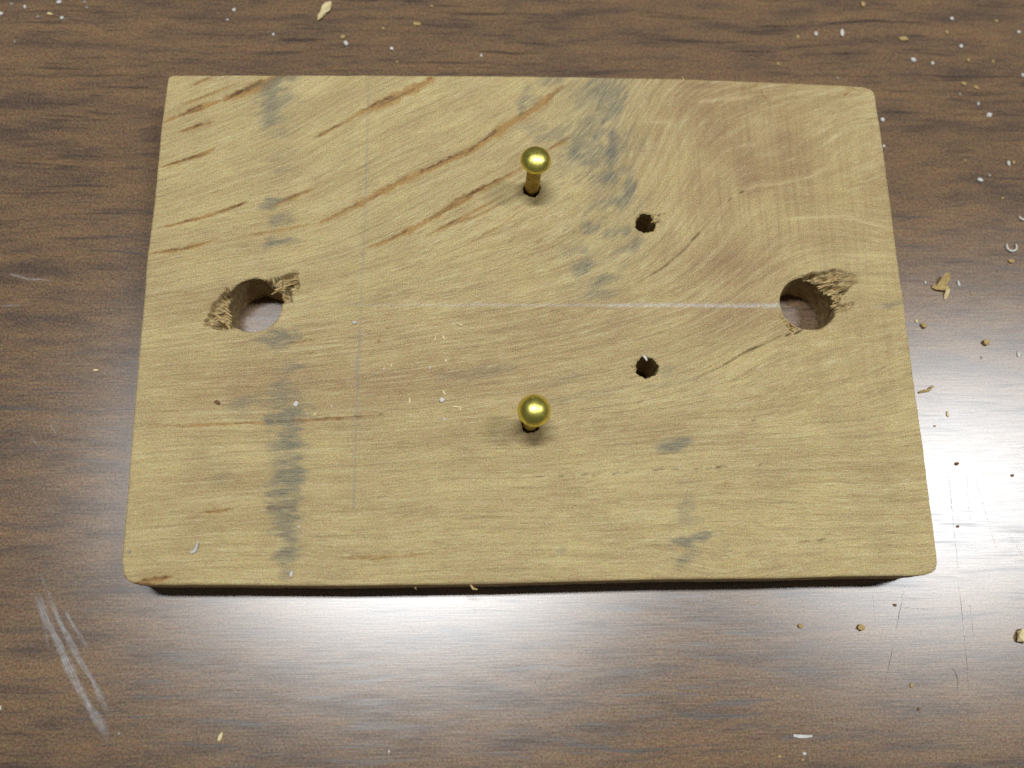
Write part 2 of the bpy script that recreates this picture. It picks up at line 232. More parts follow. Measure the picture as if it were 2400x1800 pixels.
def mesh_np(name, V, F, smooth=True):
    """V (n,3) in mm, F (m,4) quads"""
    me = bpy.data.meshes.new(name)
    me.vertices.add(len(V)); me.vertices.foreach_set('co', (np.asarray(V, np.float32) * S).ravel())
    F = np.asarray(F, np.int32)
    me.loops.add(F.size); me.loops.foreach_set('vertex_index', F.ravel())
    me.polygons.add(len(F))
    me.polygons.foreach_set('loop_start', np.arange(0, F.size, 4, dtype=np.int32))
    me.polygons.foreach_set('loop_total', np.full(len(F), 4, np.int32))
    me.update(calc_edges=True); me.validate()
    me.polygons.foreach_set('use_smooth', np.full(len(me.polygons), smooth))
    return me

def seg_dist(X, Y, pts, signed=False):
    """distance to a polyline and arc length of the nearest point"""
    best = np.full(X.shape, 1e9); arc = np.zeros(X.shape); run = 0.0; side = np.ones(X.shape)
    for (x0, y0), (x1, y1) in zip(pts[:-1], pts[1:]):
        dx, dy = x1 - x0, y1 - y0; L2 = dx * dx + dy * dy + 1e-12
        t = np.clip(((X - x0) * dx + (Y - y0) * dy) / L2, 0, 1)
        d = np.hypot(X - x0 - t * dx, Y - y0 - t * dy)
        m = d < best
        best = np.where(m, d, best); side = np.where(m, np.sign(dx * (Y - y0) - dy * (X - x0)), side); arc = np.where(m, run + t * math.sqrt(L2), arc); run += math.sqrt(L2)
    if signed: return best * side, arc, run
    return best, arc, run

def inside_poly(X, Y, pts):
    r = np.zeros(X.shape, bool); n = len(pts)
    for i in range(n):
        x0, y0 = pts[i]; x1, y1 = pts[(i + 1) % n]
        if y0 == y1: continue
        c = ((y0 > Y) != (y1 > Y)) & (X < (x1 - x0) * (Y - y0) / (y1 - y0) + x0)
        r ^= c
    return r

def vnoise(X, Y, seed=0):
    """smooth value noise, 0..1"""
    def h(i, j):
        n = (i * 374761393 + j * 668265263 + seed * 974711) & 0x7fffffff
        n = ((n ^ (n >> 13)) * 1274126177) & 0x7fffffff
        return ((n ^ (n >> 16)) & 0xffff) / 65535.0
    i = np.floor(X).astype(np.int64); j = np.floor(Y).astype(np.int64)
    u = X - i; v = Y - j; u = u * u * (3 - 2 * u); v = v * v * (3 - 2 * v)
    return (h(i, j) * (1 - u) + h(i + 1, j) * u) * (1 - v) + (h(i, j + 1) * (1 - u) + h(i + 1, j + 1) * u) * v

def fbm(X, Y, seed=0, n=3):
    s = 0; a = .5; t = 0
    for k in range(n):
        s = s + a * vnoise(X * 2 ** k, Y * 2 ** k, seed + k); t += a; a *= .5
    return s / t

class NT:
    """small node-tree writer"""
    def __init__(self, name):
        self.m = bpy.data.materials.new(name); self.m.use_nodes = True
        self.t = self.m.node_tree; self.t.nodes.clear()
        self.out = self.t.nodes.new('ShaderNodeOutputMaterial')
    def n(self, ty, **kw):
        nd = self.t.nodes.new('ShaderNode' + ty)
        for k, v in kw.items(): setattr(nd, k, v)
        return nd
    def put(self, sock, v):
        if hasattr(v, 'is_output') or isinstance(v, bpy.types.NodeSocket): self.t.links.new(v, sock)
        elif v is not None:
            if isinstance(v, (tuple, list)) and len(v) == 3 and sock.type == 'RGBA': v = (*v, 1)
            sock.default_value = v
    def attr(self, name, out='Color'):
        return self.n('Attribute', attribute_name=name).outputs[out]
    def sep(self, c):
        nd = self.n('SeparateColor'); self.put(nd.inputs[0], c); return nd.outputs
    def math(self, op, a, b=None, clamp=False):
        nd = self.n('Math', operation=op, use_clamp=clamp); self.put(nd.inputs[0], a); self.put(nd.inputs[1], b); return nd.outputs[0]
    def mapr(self, v, a, b, c=0., d=1., smooth=False):
        nd = self.n('MapRange', interpolation_type='SMOOTHSTEP' if smooth else 'LINEAR')
        for i, q in enumerate((v, a, b, c, d)): self.put(nd.inputs[i], q)
        return nd.outputs[0]
    def mix(self, f, a, b, mode='MIX'):
        nd = self.n('Mix', data_type='RGBA', blend_type=mode); self.put(nd.inputs[0], f); self.put(nd.inputs[6], a); self.put(nd.inputs[7], b); return nd.outputs[2]
    def vec(self, v, scale, loc=(0, 0, 0), rot=0.):
        nd = self.n('Mapping'); self.put(nd.inputs[0], v); nd.inputs['Scale'].default_value = scale; nd.inputs['Location'].default_value = loc
        nd.inputs['Rotation'].default_value = (0, 0, rot); return nd.outputs[0]
    def noise(self, v, scale=1., detail=2., rough=.5, dist=0., out=0):
        nd = self.n('TexNoise'); self.put(nd.inputs['Vector'], v); nd.inputs['Scale'].default_value = scale; nd.inputs['Detail'].default_value = detail
        nd.inputs['Roughness'].default_value = rough; nd.inputs['Distortion'].default_value = dist; return nd.outputs[out]
    def bsdf(self, **kw):
        nd = self.n('BsdfPrincipled')
        for k, v in kw.items(): self.put(nd.inputs[k.replace('_', ' ')], v)
        self.t.links.new(nd.outputs[0], self.out.inputs[0]); return nd
    def bump(self, h, strength=.3, dist=.0002, normal=None):
        nd = self.n('Bump'); self.put(nd.inputs['Height'], h); nd.inputs['Strength'].default_value = strength; nd.inputs['Distance'].default_value = dist
        if normal is not None: self.put(nd.inputs['Normal'], normal)
        return nd.outputs[0]

# ------------------------------------------------------------------ materials
def wood_material():
    k = NT('sanded_hardwood')
    uv = k.n('UVMap', uv_map='grain').outputs[0]          # x: along the grain, y: across it, in mm
    pos = k.n('UVMap', uv_map='flat').outputs[0]          # plain x, y in mm
    m1 = k.sep(k.attr('m1')); m2 = k.sep(k.attr('m2')); m3 = k.sep(k.attr('m3')); eg = k.sep(k.attr('m4'))[0]
    band = k.noise(k.vec(uv, (.02, .22, 1)), 1, 4, .6, .3)
    fib = k.noise(k.vec(uv, (.055, 2.0, 1), (7, 3, 0)), 1, 4, .65, .15)
    fine = k.noise(k.vec(uv, (.30, 7.6, 1), (1, 9, 0)), 1, 3, .65)
    pore = k.noise(k.vec(uv, (.42, 4.2, 1), (31, 5, 0)), 1, 2, .5)
    mott = k.noise(k.vec(pos, (.09, .12, 1)), 1, 4, .6)
    speck = k.noise(k.vec(pos, (4.4, 4.4, 1)), 1, 2, .7)
    speck_c = k.noise(k.vec(pos, (2.6, 2.6, 1), (40, 0, 0)), 1, 2, .7, out=1)
    light = (.525, .412, .186); mid = (.420, .312, .134); dark = (.245, .170, .084)
    calm = k.mapr(eg, 0, 1, 1, .38)
    def g(v, a, b, q): return k.math('MULTIPLY', k.mapr(v, a, b, 0, q), calm)
    c = k.mix(k.mapr(band, .35, .68, 0, 1), light, mid)
    c = k.mix(k.mapr(mott, .38, .72, 0, .55), c, (.33, .235, .115))
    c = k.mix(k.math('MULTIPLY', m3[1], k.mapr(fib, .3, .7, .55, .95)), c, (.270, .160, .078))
    saw = k.noise(k.vec(pos, (1.1, .05, 1), (3, 8, 0)), 1, 3, .6)
    c = k.mix(k.math('MULTIPLY', eg, k.mapr(saw, .45, .7, 0, .45)), c, (.24, .145, .075))
    c = k.mix(g(fib, .50, .70, .58), c, dark)
    c = k.mix(g(fib, .47, .30, .50), c, (.54, .465, .265))
    c = k.mix(g(fine, .53, .70, .56), c, (.19, .130, .07))
    c = k.mix(g(fine, .44, .30, .55), c, (.62, .56, .36))
    c = k.mix(g(pore, .65, .77, .42), c, (.14, .085, .042))
    c = k.mix(k.math('MULTIPLY', m1[2], k.mapr(fine, .3, .6, .75, .35)), c, (.56, .45, .23))
    c = k.mix(k.mapr(m1[0], .05, .7, 0, .78), c, (.335, .178, .048))
    c = k.mix(k.math('MULTIPLY', m3[2], .92, clamp=True), c, (.13, .07, .028))
    torn = m2[1]
    tc = k.mix(k.mapr(fine, .38, .62), (.56, .44, .21), (.25, .165, .07))
    tc = k.mix(k.mapr(pore, .50, .68, 0, .85), tc, (.07, .042, .02))  # shadows between torn fibres, painted in as dark lines
    tc = k.mix(k.mapr(fib, .55, .7, 0, .6), tc, (.12, .07, .03))
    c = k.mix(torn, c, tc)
    # graphite smudges and pencil lines left by layout
    gn = k.math('ADD', k.math('MULTIPLY', fine, .5), k.math('ADD', k.math('MULTIPLY', pore, .3), k.math('MULTIPLY', speck, .2)))
    sgr = k.math('MULTIPLY', m1[1], k.mapr(gn, .36, .58, .22, 1.2), clamp=True)
    c = k.mix(k.math('MULTIPLY', sgr, .9), c, (.130, .130, .102))
    c = k.mix(k.math('MULTIPLY', m3[0], k.mapr(speck, .36, .62, .0, .8), clamp=True), c, (.19, .205, .20))
    sil = k.math('MULTIPLY', m2[2], k.mapr(k.noise(k.vec(pos, (1.6, 5, 1)), 1, 3, .8), .40, .60, .0, 1.0), clamp=True)
    c = k.mix(k.math('MULTIPLY', sil, .66), c, (.55, .56, .59))  # glare of the graphite line, put into the colour as light grey
    c = k.mix(k.math('MULTIPLY', m2[0], .9, clamp=True), c, (.075, .048, .026))
    # fine sanding speckle
    c = k.mix(.9, c, k.mix(k.mapr(speck, .32, .68), (.18, .18, .18), (.82, .82, .82)), 'SOFT_LIGHT')
    c = k.mix(.30, c, speck_c, 'OVERLAY')
    h = k.math('ADD', k.math('MULTIPLY', fib, .5), k.math('ADD', k.math('MULTIPLY', fine, .7), k.math('MULTIPLY', k.mapr(pore, .66, .76), -.8)))
    k.bsdf(Base_Color=c, Roughness=k.math('SUBTRACT', .72, k.math('MULTIPLY', sil, .25)), Specular_IOR_Level=.28,
           Normal=k.bump(h, .5, .00012))
    return k.m

def table_material():
    k = NT('walnut_laminate')
    pos = k.n('UVMap', uv_map='flat').outputs[0]
    warp = k.noise(k.vec(pos, (.03, .05, 1)), 1, 2, .5)
    wv = k.n('CombineXYZ'); k.put(wv.inputs[1], k.math('MULTIPLY', k.math('SUBTRACT', warp, .5), 4.))
    add = k.n('VectorMath', operation='ADD'); k.put(add.inputs[0], pos); k.put(add.inputs[1], wv.outputs[0]); p = add.outputs[0]
    band = k.noise(k.vec(p, (.012, .07, 1)), 1, 4, .6)
    mott = k.noise(k.vec(p, (.055, .30, 1), (5, 5, 0)), 1, 5, .68)
    por = k.noise(k.vec(p, (.048, .74, 1), (9, 1, 0)), 1, 3, .5, .1)
    por2 = k.noise(k.vec(p, (.085, 1.5, 1), (2, 21, 0)), 1, 2, .5)
    gate = k.noise(k.vec(p, (.02, .05, 1), (90, 3, 0)), 1, 2, .5)
    fine = k.noise(k.vec(pos, (.5, 3.4, 1)), 1, 3, .6)
    speck = k.noise(k.vec(pos, (2.4, 2.4, 1)), 1, 2, .7)
    speck_c = k.noise(k.vec(pos, (1.9, 1.9, 1), (12, 0, 0)), 1, 2, .7, out=1)
    c = k.mix(k.mapr(band, .32, .68), (.192, .120, .070), (.120, .079, .054))
    c = k.mix(k.mapr(mott, .42, .68, 0, .85), c, (.246, .146, .072))
    c = k.mix(k.mapr(mott, .46, .28, 0, .7), c, (.072, .050, .040))
    c = k.mix(k.mapr(fine, .45, .7, 0, .45), c, (.090, .064, .044))
    pm = k.math('MULTIPLY', k.mapr(por, .57, .69, 0, 1, True), k.mapr(gate, .33, .55, .3, 1.))
    pm2 = k.math('MULTIPLY', k.mapr(por2, .59, .70, 0, .75, True), k.mapr(gate, .38, .55, .25, 1.))
    pp = k.math('MAXIMUM', pm, pm2)
    c = k.mix(k.math('MULTIPLY', pp, .72), c, (.038, .031, .028))
    c = k.mix(.9, c, k.mix(k.mapr(speck, .3, .7), (.2, .2, .2), (.8, .8, .8)), 'SOFT_LIGHT')
    c = k.mix(.36, c, speck_c, 'OVERLAY')
    brush = k.noise(k.vec(pos, (.12, 3.2, 1), (3, 0, 0)), 1, 4, .7)
    rough = k.math('ADD', k.mapr(brush, .3, .7, .26, .30), k.math('MULTIPLY', pp, .03))
    h = k.math('ADD', k.math('MULTIPLY', brush, .8), k.math('ADD', k.math('MULTIPLY', speck, .35), k.math('MULTIPLY', pp, -.1)))
    nrm = k.bump(h, .12, .00004)
    # matt printed paper under a satin melamine film
    base = k.n('BsdfPrincipled'); k.put(base.inputs['Base Color'], c); base.inputs['Roughness'].default_value = .8
    base.inputs['Specular IOR Level'].default_value = 0.; k.put(base.inputs['Normal'], nrm)
    film = k.n('BsdfAnisotropic', distribution='BECKMANN'); k.put(film.inputs['Roughness'], rough); k.put(film.inputs['Normal'], nrm)
    film.inputs['Color'].default_value = (1, 1, 1, 1)
    fr = k.n('Fresnel'); fr.inputs['IOR'].default_value = FILM_IOR
    mx = k.n('MixShader'); k.put(mx.inputs[0], fr.outputs[0]); k.put(mx.inputs[1], base.outputs[0]); k.put(mx.inputs[2], film.outputs[0])
    k.put(k.out.inputs[0], mx.outputs[0])
    return k.m
FILM_IOR = 1.76

def brass_material(name, base, rough):
    k = NT(name)
    ob = k.n('TexCoord').outputs['Object']
    a = k.noise(ob, 900, 4, .6); b = k.noise(ob, 2600, 3, .6)
    c = k.mix(k.mapr(a, .42, .68, 0, .7), base, tuple(.6 * q for q in base))
    c = k.mix(k.mapr(b, .60, .75, 0, .5), c, (.16, .12, .04))
    k.bsdf(Base_Color=c, Metallic=1., Roughness=k.mapr(a, .3, .7, rough * .8, rough * 1.5), Normal=k.bump(k.math('ADD', a, k.math('MULTIPLY', b, .5)), .35, .00012))
    return k.m

def plain_material(name, c1, c2, scale=1200, rough=.8, sss=0.):
    k = NT(name)
    ob = k.n('TexCoord').outputs['Object']
    a = k.noise(ob, scale, 4, .6)
    kw = dict(Base_Color=k.mix(k.mapr(a, .35, .65), c1, c2), Roughness=rough, Specular_IOR_Level=.3, Normal=k.bump(a, .6, .0002))
    k.bsdf(**kw); return k.m

def mark_material(name, colr, density, rough):
    """scuff that only partly covers the laminate below it"""
    k = NT(name)
    uv = k.n('UVMap', uv_map='flat').outputs[0]
    a = k.noise(k.vec(uv, (.25, 7, 1)), 1, 4, .7); b = k.noise(k.vec(uv, (.9, .2, 1)), 1, 3, .6)
    edge = k.attr('soft', 'Fac')
    f = k.math('MULTIPLY', k.math('MULTIPLY', k.mapr(a, .38, .62, .05, 1), k.mapr(b, .3, .65, .3, 1)), k.math('MULTIPLY', edge, density), clamp=True)
    p = k.n('BsdfPrincipled'); k.put(p.inputs['Base Color'], colr); p.inputs['Roughness'].default_value = rough
    t = k.n('BsdfTransparent'); mx = k.n('MixShader')
    k.put(mx.inputs[0], f); k.put(mx.inputs[1], t.outputs[0]); k.put(mx.inputs[2], p.outputs[0]); k.put(k.out.inputs[0], mx.outputs[0])
    return k.m

WOOD = wood_material(); TABLE = table_material()
BRASS = brass_material('brass_head', (.93, .83, .20), .31)
BRASS_DARK = brass_material('darker_brass_shank', (.46, .33, .10), .34)  # shank brass, darker in base colour than the heads
FIBRE = plain_material('torn_wood_fibre', (.60, .43, .19), (.34, .21, .085), 1800)
GREY_DUST = plain_material('greyish_dust', (.36, .34, .30), (.26, .24, .20), 2500)
WHITE_DUST = plain_material('white_dust', (.66, .65, .61), (.50, .48, .42), 2500)
TAN_CHIP = plain_material('tan_chip', (.50, .37, .15), (.32, .21, .075), 1500)
PALE_CHIP = plain_material('pale_chip', (.74, .63, .36), (.58, .45, .22), 1200)
BROWN_BIT = plain_material('brown_bit', (.22, .12, .06), (.12, .06, .03), 2000)
SCUFF = mark_material('pale_scuff', (.52, .50, .49), 1.05, .6)
GROOVE = mark_material('hairline_groove', (.06, .055, .055), .9, .7)

# ------------------------------------------------------------------ table top
def build_table():
    x0, x1, y0, y1, th, r = -330., 330., -260., 300., 22., 2.5
    bm = bmesh.new()
    bmesh.ops.create_cube(bm, size=1)
    for v in bm.verts:
        v.co = Vector(((x0 + x1) / 2 + v.co.x * (x1 - x0), (y0 + y1) / 2 + v.co.y * (y1 - y0), -th / 2 + v.co.z * th))
    bmesh.ops.bevel(bm, geom=bm.edges[:], offset=r, segments=3, affect='EDGES', profile=.5)
    uvl = bm.loops.layers.uv.new('flat')
    for f in bm.faces:
        for l in f.loops: l[uvl].uv = (l.vert.co.x, l.vert.co.y + l.vert.co.z * .7)
    bmesh.ops.scale(bm, vec=(S, S, S), verts=bm.verts)
    me = bpy.data.meshes.new('table_top'); bm.to_mesh(me); bm.free()
    return tag(link('table_top', me, TABLE), 'brown wood-grain laminate table top under the drilled board', kind='structure')
table = build_table()

def strip(name, pts, w, soft_k, mat, z, parent):
    """narrow mark following a polyline: three lanes, the outer edges fade out"""
    P = [Vector(p) for p in pts]; Q = []
    for a, b in zip(P[:-1], P[1:]):
        n = max(2, int((b - a).length / .8))
        for i in range(n): Q.append(a.lerp(b, i / n))
    Q.append(P[-1]); V = []; soft = []; uv = []
    n = len(Q); run = 0
    for i, q in enumerate(Q):
        t = (Q[min(i + 1, n - 1)] - Q[max(i - 1, 0)]).normalized(); s = Vector((-t.y, t.x))
        if i: run += (q - Q[i - 1]).length
        f = min(1, i / n * 6, (n - 1 - i) / n * 6)
        wob = w * (.9 + .18 * math.sin(run * .55 + pts[0][0]) + .1 * math.sin(run * 1.3))
        for k_, e in ((-.5, 0), (-.22, 1), (.22, 1), (.5, 0)):
            p = q + s * k_ * wob; V.append((p.x, p.y, z)); soft.append(e * soft_k * f); uv.append((run, k_ * w + w * 3))
    F = [(i * 4 + j, i * 4 + j + 1, i * 4 + j + 5, i * 4 + j + 4) for i in range(n - 1) for j in range(3)]
    me = mesh_np(name, np.array(V), np.array(F)[:, ::-1])
    a = me.attributes.new('soft', 'FLOAT', 'POINT'); a.data.foreach_set('value', np.array(soft, np.float32))
    u = me.uv_layers.new(name='flat'); idx = np.zeros(len(me.loops), np.int32); me.loops.foreach_get('vertex_index', idx)
    u.data.foreach_set('uv', np.array(uv, np.float32)[idx].ravel())
    return link(name, me, mat, parent)
zz = .012
for pts, w, k_ in SCUFFS:
    strip('scuff_mark', pts, w * 1.5, k_, SCUFF, zz, table); zz += .004
for pts, w, k_ in HAIRLINES:
    strip('hairline_scratch', pts, w, k_, GROOVE, zz, table); zz += .003

# ------------------------------------------------------------------ the drilled board
def tps(guides):
    """across-grain coordinate: a thin-plate surface whose level lines follow the growth lines"""
    P = []; val = []
    for i, g in enumerate(guides):
        x = np.array([p[0] for p in g]); y = np.array([p[1] for p in g])
        lv = LEVELS[i]
        for p in g: P.append(p); val.append(lv)
    P = np.array(P); val = np.array(val, float); n = len(P)
    def U(r2): return r2 * np.log(r2 + 1e-9)
    K = U(((P[:, None] - P[None]) ** 2).sum(2)) + np.eye(n) * 60.
    A = np.hstack([np.ones((n, 1)), P]); M = np.block([[K, A], [A.T, np.zeros((3, 3))]])
    w = np.linalg.solve(M, np.concatenate([val, np.zeros(3)]))
    def f(X, Y):
        r = w[n] + w[n + 1] * X + w[n + 2] * Y
        for (px, py), c in zip(P, w[:n]): r = r + c * U((X - px) ** 2 + (Y - py) ** 2)
        return r
    return f
LEVELS = [43., 26., 13.8, 4.2, -1.2, -9.5, -13., -21., -23., -27.6, -34.3, -43.5, -48.]

def build_board():
    st = .2
    xs = np.arange(-72.4, 72.4 + st / 2, st); ys = np.arange(-51.0, 50.6 + st / 2, st)
    nx, ny = len(xs), len(ys)
    X, Y = np.meshgrid(xs, ys); X = X.copy(); Y = Y.copy()
    gr = tps(GUIDES)
    OUT = list(OUTLINE)
    # outline with slightly ragged edges
    din, arc, tot = seg_dist(X, Y, OUT + [OUT[0]])
    ins = inside_poly(X, Y, OUT)
    sd = np.where(ins, din, -din)
    drop = np.zeros(X.shape, bool); drop |= sd < 0
    holes_in = []
    def hole_r(ang, h):
        r = h[2]
        if h[3] == 'small': r = r * (1 + .05 * np.sin(ang * 3 + h[0]) + .04 * np.sin(ang * 7 + 1) + .03 * np.sin(ang * 13))
        if h[3] == 'big': r = r * (1 + .012 * np.sin(ang * 2 + h[0]) + .006 * np.sin(ang * 9))
        if h[3] == 'nail': r = r * (1 + .05 * np.sin(ang * 4 + h[1]) + .03 * np.sin(ang * 9))
        return r
    hd = []
    for h in HOLES:
        rr = np.hypot(X - h[0], Y - h[1]); an = np.arctan2(Y - h[1], X - h[0]); d = rr - hole_r(an, h)
        hd.append(d); drop |= d < 0
    # faces kept: at least one corner stays
    dq = drop[:-1, :-1] & drop[1:, :-1] & drop[:-1, 1:] & drop[1:, 1:]
    idx = np.arange(nx * ny).reshape(ny, nx)
    F = np.stack([idx[:-1, :-1], idx[:-1, 1:], idx[1:, 1:], idx[1:, :-1]], -1)[~dq]
    # move the dropped corners that are still used onto the outline / hole rim
    used = np.zeros(nx * ny, bool); used[F.ravel()] = True; used = used.reshape(ny, nx)
    for h, d in zip(HOLES, hd):
        m = used & (d < 0); an = np.arctan2(Y[m] - h[1], X[m] - h[0]); r = hole_r(an, h)
        X[m] = h[0] + np.cos(an) * r; Y[m] = h[1] + np.sin(an) * r
    m = used & (sd < 0)
    mx, my = X[m], Y[m]; bx, by = mx.copy(), my.copy(); bd = np.full(mx.shape, 1e9)
    for (x0, y0), (x1, y1) in zip(OUT, OUT[1:] + OUT[:1]):
        dx, dy = x1 - x0, y1 - y0; t = np.clip(((mx - x0) * dx + (my - y0) * dy) / (dx * dx + dy * dy), 0, 1)
        qx, qy = x0 + t * dx, y0 + t * dy; d = np.hypot(mx - qx, my - qy); k = d < bd
        bx[k] = qx[k]; by[k] = qy[k]; bd[k] = d[k]
    X[m], Y[m] = bx, by
    sd = np.where(used & (sd < 0), 0, sd)
    G = gr(X, Y)
    AL = X + .35 * Y
    # height of the surface
    Zt = np.full(X.shape, BT)
    Zt += (fbm(X * .09, Y * .13, 5) - .5) * .12
    Zt += (fbm(AL * .25, G * 3.0, 8, 2) - .5) * .05
    rb = .26 + .26 * vnoise(X * .5, Y * .5, 3) + np.where(Y < -45, .08, 0) + np.where((X < -63) & (Y < 35), .15, 0)
    e = np.clip(1 - sd / rb, 0, 1); Zt -= rb * .8 * (1 - np.sqrt(np.clip(1 - e * e, 0, 1)))
    torn = np.zeros(X.shape); crack = np.zeros(X.shape); streak = np.zeros(X.shape); dark = np.zeros(X.shape)
    pale = np.zeros(X.shape); smud = np.zeros(X.shape); warm = np.zeros(X.shape); silver = np.zeros(X.shape); pencil = np.zeros(X.shape)
    def near(pts, w):
        px = [p[0] for p in pts]; py = [p[1] for p in pts]
        i0 = np.searchsorted(xs, min(px) - w * 3); i1 = np.searchsorted(xs, max(px) + w * 3)
        j0 = np.searchsorted(ys, min(py) - w * 3); j1 = np.searchsorted(ys, max(py) + w * 3)
        return (slice(max(j0, 0), j1 + 1), slice(max(i0, 0), i1 + 1))
    # tear-out beside the drilled holes: real hollows with fibre ridges
    for pts, dep in TEAR:
        sl = near(pts, 1.); x, y = X[sl], Y[sl]
        wx = (vnoise(AL[sl] * .7, G[sl] * 3.2, 51) - .5) * 1.1; wy = (vnoise(AL[sl] * .7 + 9, G[sl] * 3.2, 52) - .5) * .35
        dd, _, _ = seg_dist(x + wx, y + wy, pts + [pts[0]]); inn = inside_poly(x + wx, y + wy, pts)
        dn = np.minimum.reduce([np.clip(h_[sl], 0, None) for h_ in hd])
        lip = np.clip(dd / .22, 0, 1) * inn
        fall = np.clip(1.15 - dn / 6.5, .3, 1)
        fibres = vnoise(AL[sl] * .5, G[sl] * 2.6 + 30, 21) * .55 + vnoise(AL[sl] * 1.1, G[sl] * 5. + 7, 4) * .45
        Zt[sl] -= lip * dep * 1.45 * fall * (.1 + 2.1 * fibres ** 1.4)
        torn[sl] = np.maximum(torn[sl], np.clip(dd / .2, 0, 1) * inn)
    for h, d in zip(HOLES, hd):
        k = np.clip(1 - np.clip(d, 0, None) / (.30 if h[3] != 'big' else .35), 0, 1)
        Zt -= k * k * (.12 + .25 * vnoise(X * 1.3, Y * 1.3, 9))
        torn[:] = np.maximum(torn, k * .55 * (vnoise(X * 1.1, Y * 1.1, 17) > .35))
    # mineral streaks: a ragged dark line with an orange margin on its near side
    rag = (vnoise(AL * 1.6, G * 5.5, 12) - .5); rag2 = vnoise(AL * .9, G * 7., 77)
    for pts, w, kk in STREAKS:
        sl = near(pts, w * 1.6); d, ar, tt = seg_dist(X[sl], Y[sl], pts, True)
        en = np.clip(np.minimum(ar, tt - ar) / (.25 * tt) + .1, 0, 1)
        vw = .5 + .8 * vnoise(ar * .5, ar * 0 + w * 7, 31)
        ww = w * vw * (.4 + .6 * en)
        dd = d + rag[sl] * .5 * (.3 + w)
        off = np.where(dd < 0, -dd / (ww * 1.25), dd / (ww * .75))
        val = np.clip(1.35 - off, 0, 1) * kk * (.55 + .45 * en) * (.7 + .5 * rag2[sl])
        streak[sl] = np.maximum(streak[sl], val)
        core = np.clip(1.25 - np.abs(dd - .22 * w) / (.13 + .24 * ww), 0, 1) * kk * en * np.clip((vnoise(ar * .45 + 3, ar * 0 + w, 8) - .26) * 3.4, 0, 1) * (.5 + .8 * rag2[sl])
        dark[sl] = np.maximum(dark[sl], core)
        Zt[sl] -= np.clip(val * .06 + core * .12, 0, .2)
    for pts, w, kk in CRACKS:
        sl = near(pts, .5); d, ar, tt = seg_dist(X[sl], Y[sl], pts)
        en = np.clip(np.minimum(ar, tt - ar) / (.3 * tt), 0, 1) ** .6
        ww = (w * .42 + .06) * (.6 + .5 * vnoise(ar * 1.2, ar * 0 + pts[0][0], 5)) * (.6 + .4 * en)
        val = np.clip(1.6 - (d + np.abs(rag[sl]) * .10) / ww, 0, 1) * kk * (.6 + .4 * en)
        crack[sl] = np.maximum(crack[sl], val); Zt[sl] -= val * .35
    for pts, w, kk in PALES:
        sl = near(pts, w * 1.4); d, ar, tt = seg_dist(X[sl], Y[sl], pts)
        pale[sl] = np.maximum(pale[sl], np.exp(-(d / (w * .75)) ** 2) * kk * np.clip(np.minimum(ar, tt - ar) / (.15 * tt) + .2, 0, 1))
    for cx, cy, rx, ry, kk in SMUDGES:
        rx *= 1.0; R_ = max(rx, ry) * 2.2
        sl = near([(cx - R_, cy - R_), (cx + R_, cy + R_)], .1); x, y = X[sl] - cx, Y[sl] - cy
        # smears lie a little along the grain
        gx = fbm(AL[sl] * .55, G[sl] * 1.5, 2) - .5
        q = np.sqrt((x / (rx * 1.12)) ** 2 + ((y - .22 * x) / (ry * 1.15)) ** 2)
        v_ = np.clip(1.52 - q + gx * 1.6, 0, 1) * kk
        smud[sl] = 1 - (1 - smud[sl]) * (1 - .8 * v_)
    for cx, cy, rx, ry, kk in WARM:
        sl = near([(cx - rx * 2.2, cy - ry * 2.2), (cx + rx * 2.2, cy + ry * 2.2)], .1)
        q = ((X[sl] - cx) / rx) ** 2 + ((Y[sl] - cy) / ry) ** 2
        warm[sl] = np.maximum(warm[sl], np.exp(-q) * kk)
    warm *= .6 + .8 * fbm(X * .12, Y * .2, 40)
    endg = np.clip(1.5 - np.hypot((X - 46) / 22, (Y - 27) / 20), 0, 1); endg = np.maximum(endg, .6 * np.clip(1.4 - np.hypot((X - 60) / 16, (Y - 5) / 26), 0, 1))
    # centre pencil line with painted graphite glare between the two large holes and thin cross line
    d = np.abs(Y - 1.38 - .12 * (fbm(X * .08, Y * 0, 3) - .5))
    wl = .30 + .16 * np.clip(X / 45, 0, 1)
    a = np.clip((X + 44) / 60, .12, 1) * (X < 46.8) * (X > -44)
    a = np.where((X > -14) & (X < 14), np.minimum(a, .55), a)
    silver = np.clip(1.3 - d / wl, 0, 1) * a
    silver = np.maximum(silver, np.clip(1.3 - np.hypot((X - 65.0) / 6, (Y - 1.2)) / .35, 0, 1) * .35)
    silver = np.maximum(silver, np.clip(1.3 - np.hypot((X + 10) / 8, Y - 1.5) / .4, 0, 1) * .5)
    lx = -31.5 + .25 * np.sin(Y * .05); d = np.abs(X - lx); a = .42 + .5 * vnoise(Y * .18, Y * 0, 6)
    a = np.where((Y < 47.5) & (Y > -36), a, 0)
    pencil = np.clip(1.35 - d / .24, 0, 1) * a
    pencil = np.maximum(pencil, np.clip(1.3 - np.hypot((X + 31.9) / .42, (Y + 10.6) / 2.7) ** 2, 0, 1) * .8)
    Zt -= .04 * np.clip(1.3 - np.abs(X - lx) / .15, 0, 1)
    # small dark or reddish flecks in the wood
    for cx, cy, r_ in ((33.6, -32.1, .55), (-53.6, -13.6, .0)):
        if r_: streak[:] = np.maximum(streak, np.clip(1.3 - np.hypot((X - cx) * 1.2, (Y - cy) - .6 * (X - cx)) / r_, 0, 1) * .6)
    keep = np.where(used.ravel())[0]; remap = np.full(nx * ny, -1, np.int64); remap[keep] = np.arange(len(keep))
    F = remap[F]
    P = np.stack([X.ravel(), Y.ravel(), Zt.ravel()], 1)[keep]
    flat = lambda A: A.ravel()[keep]
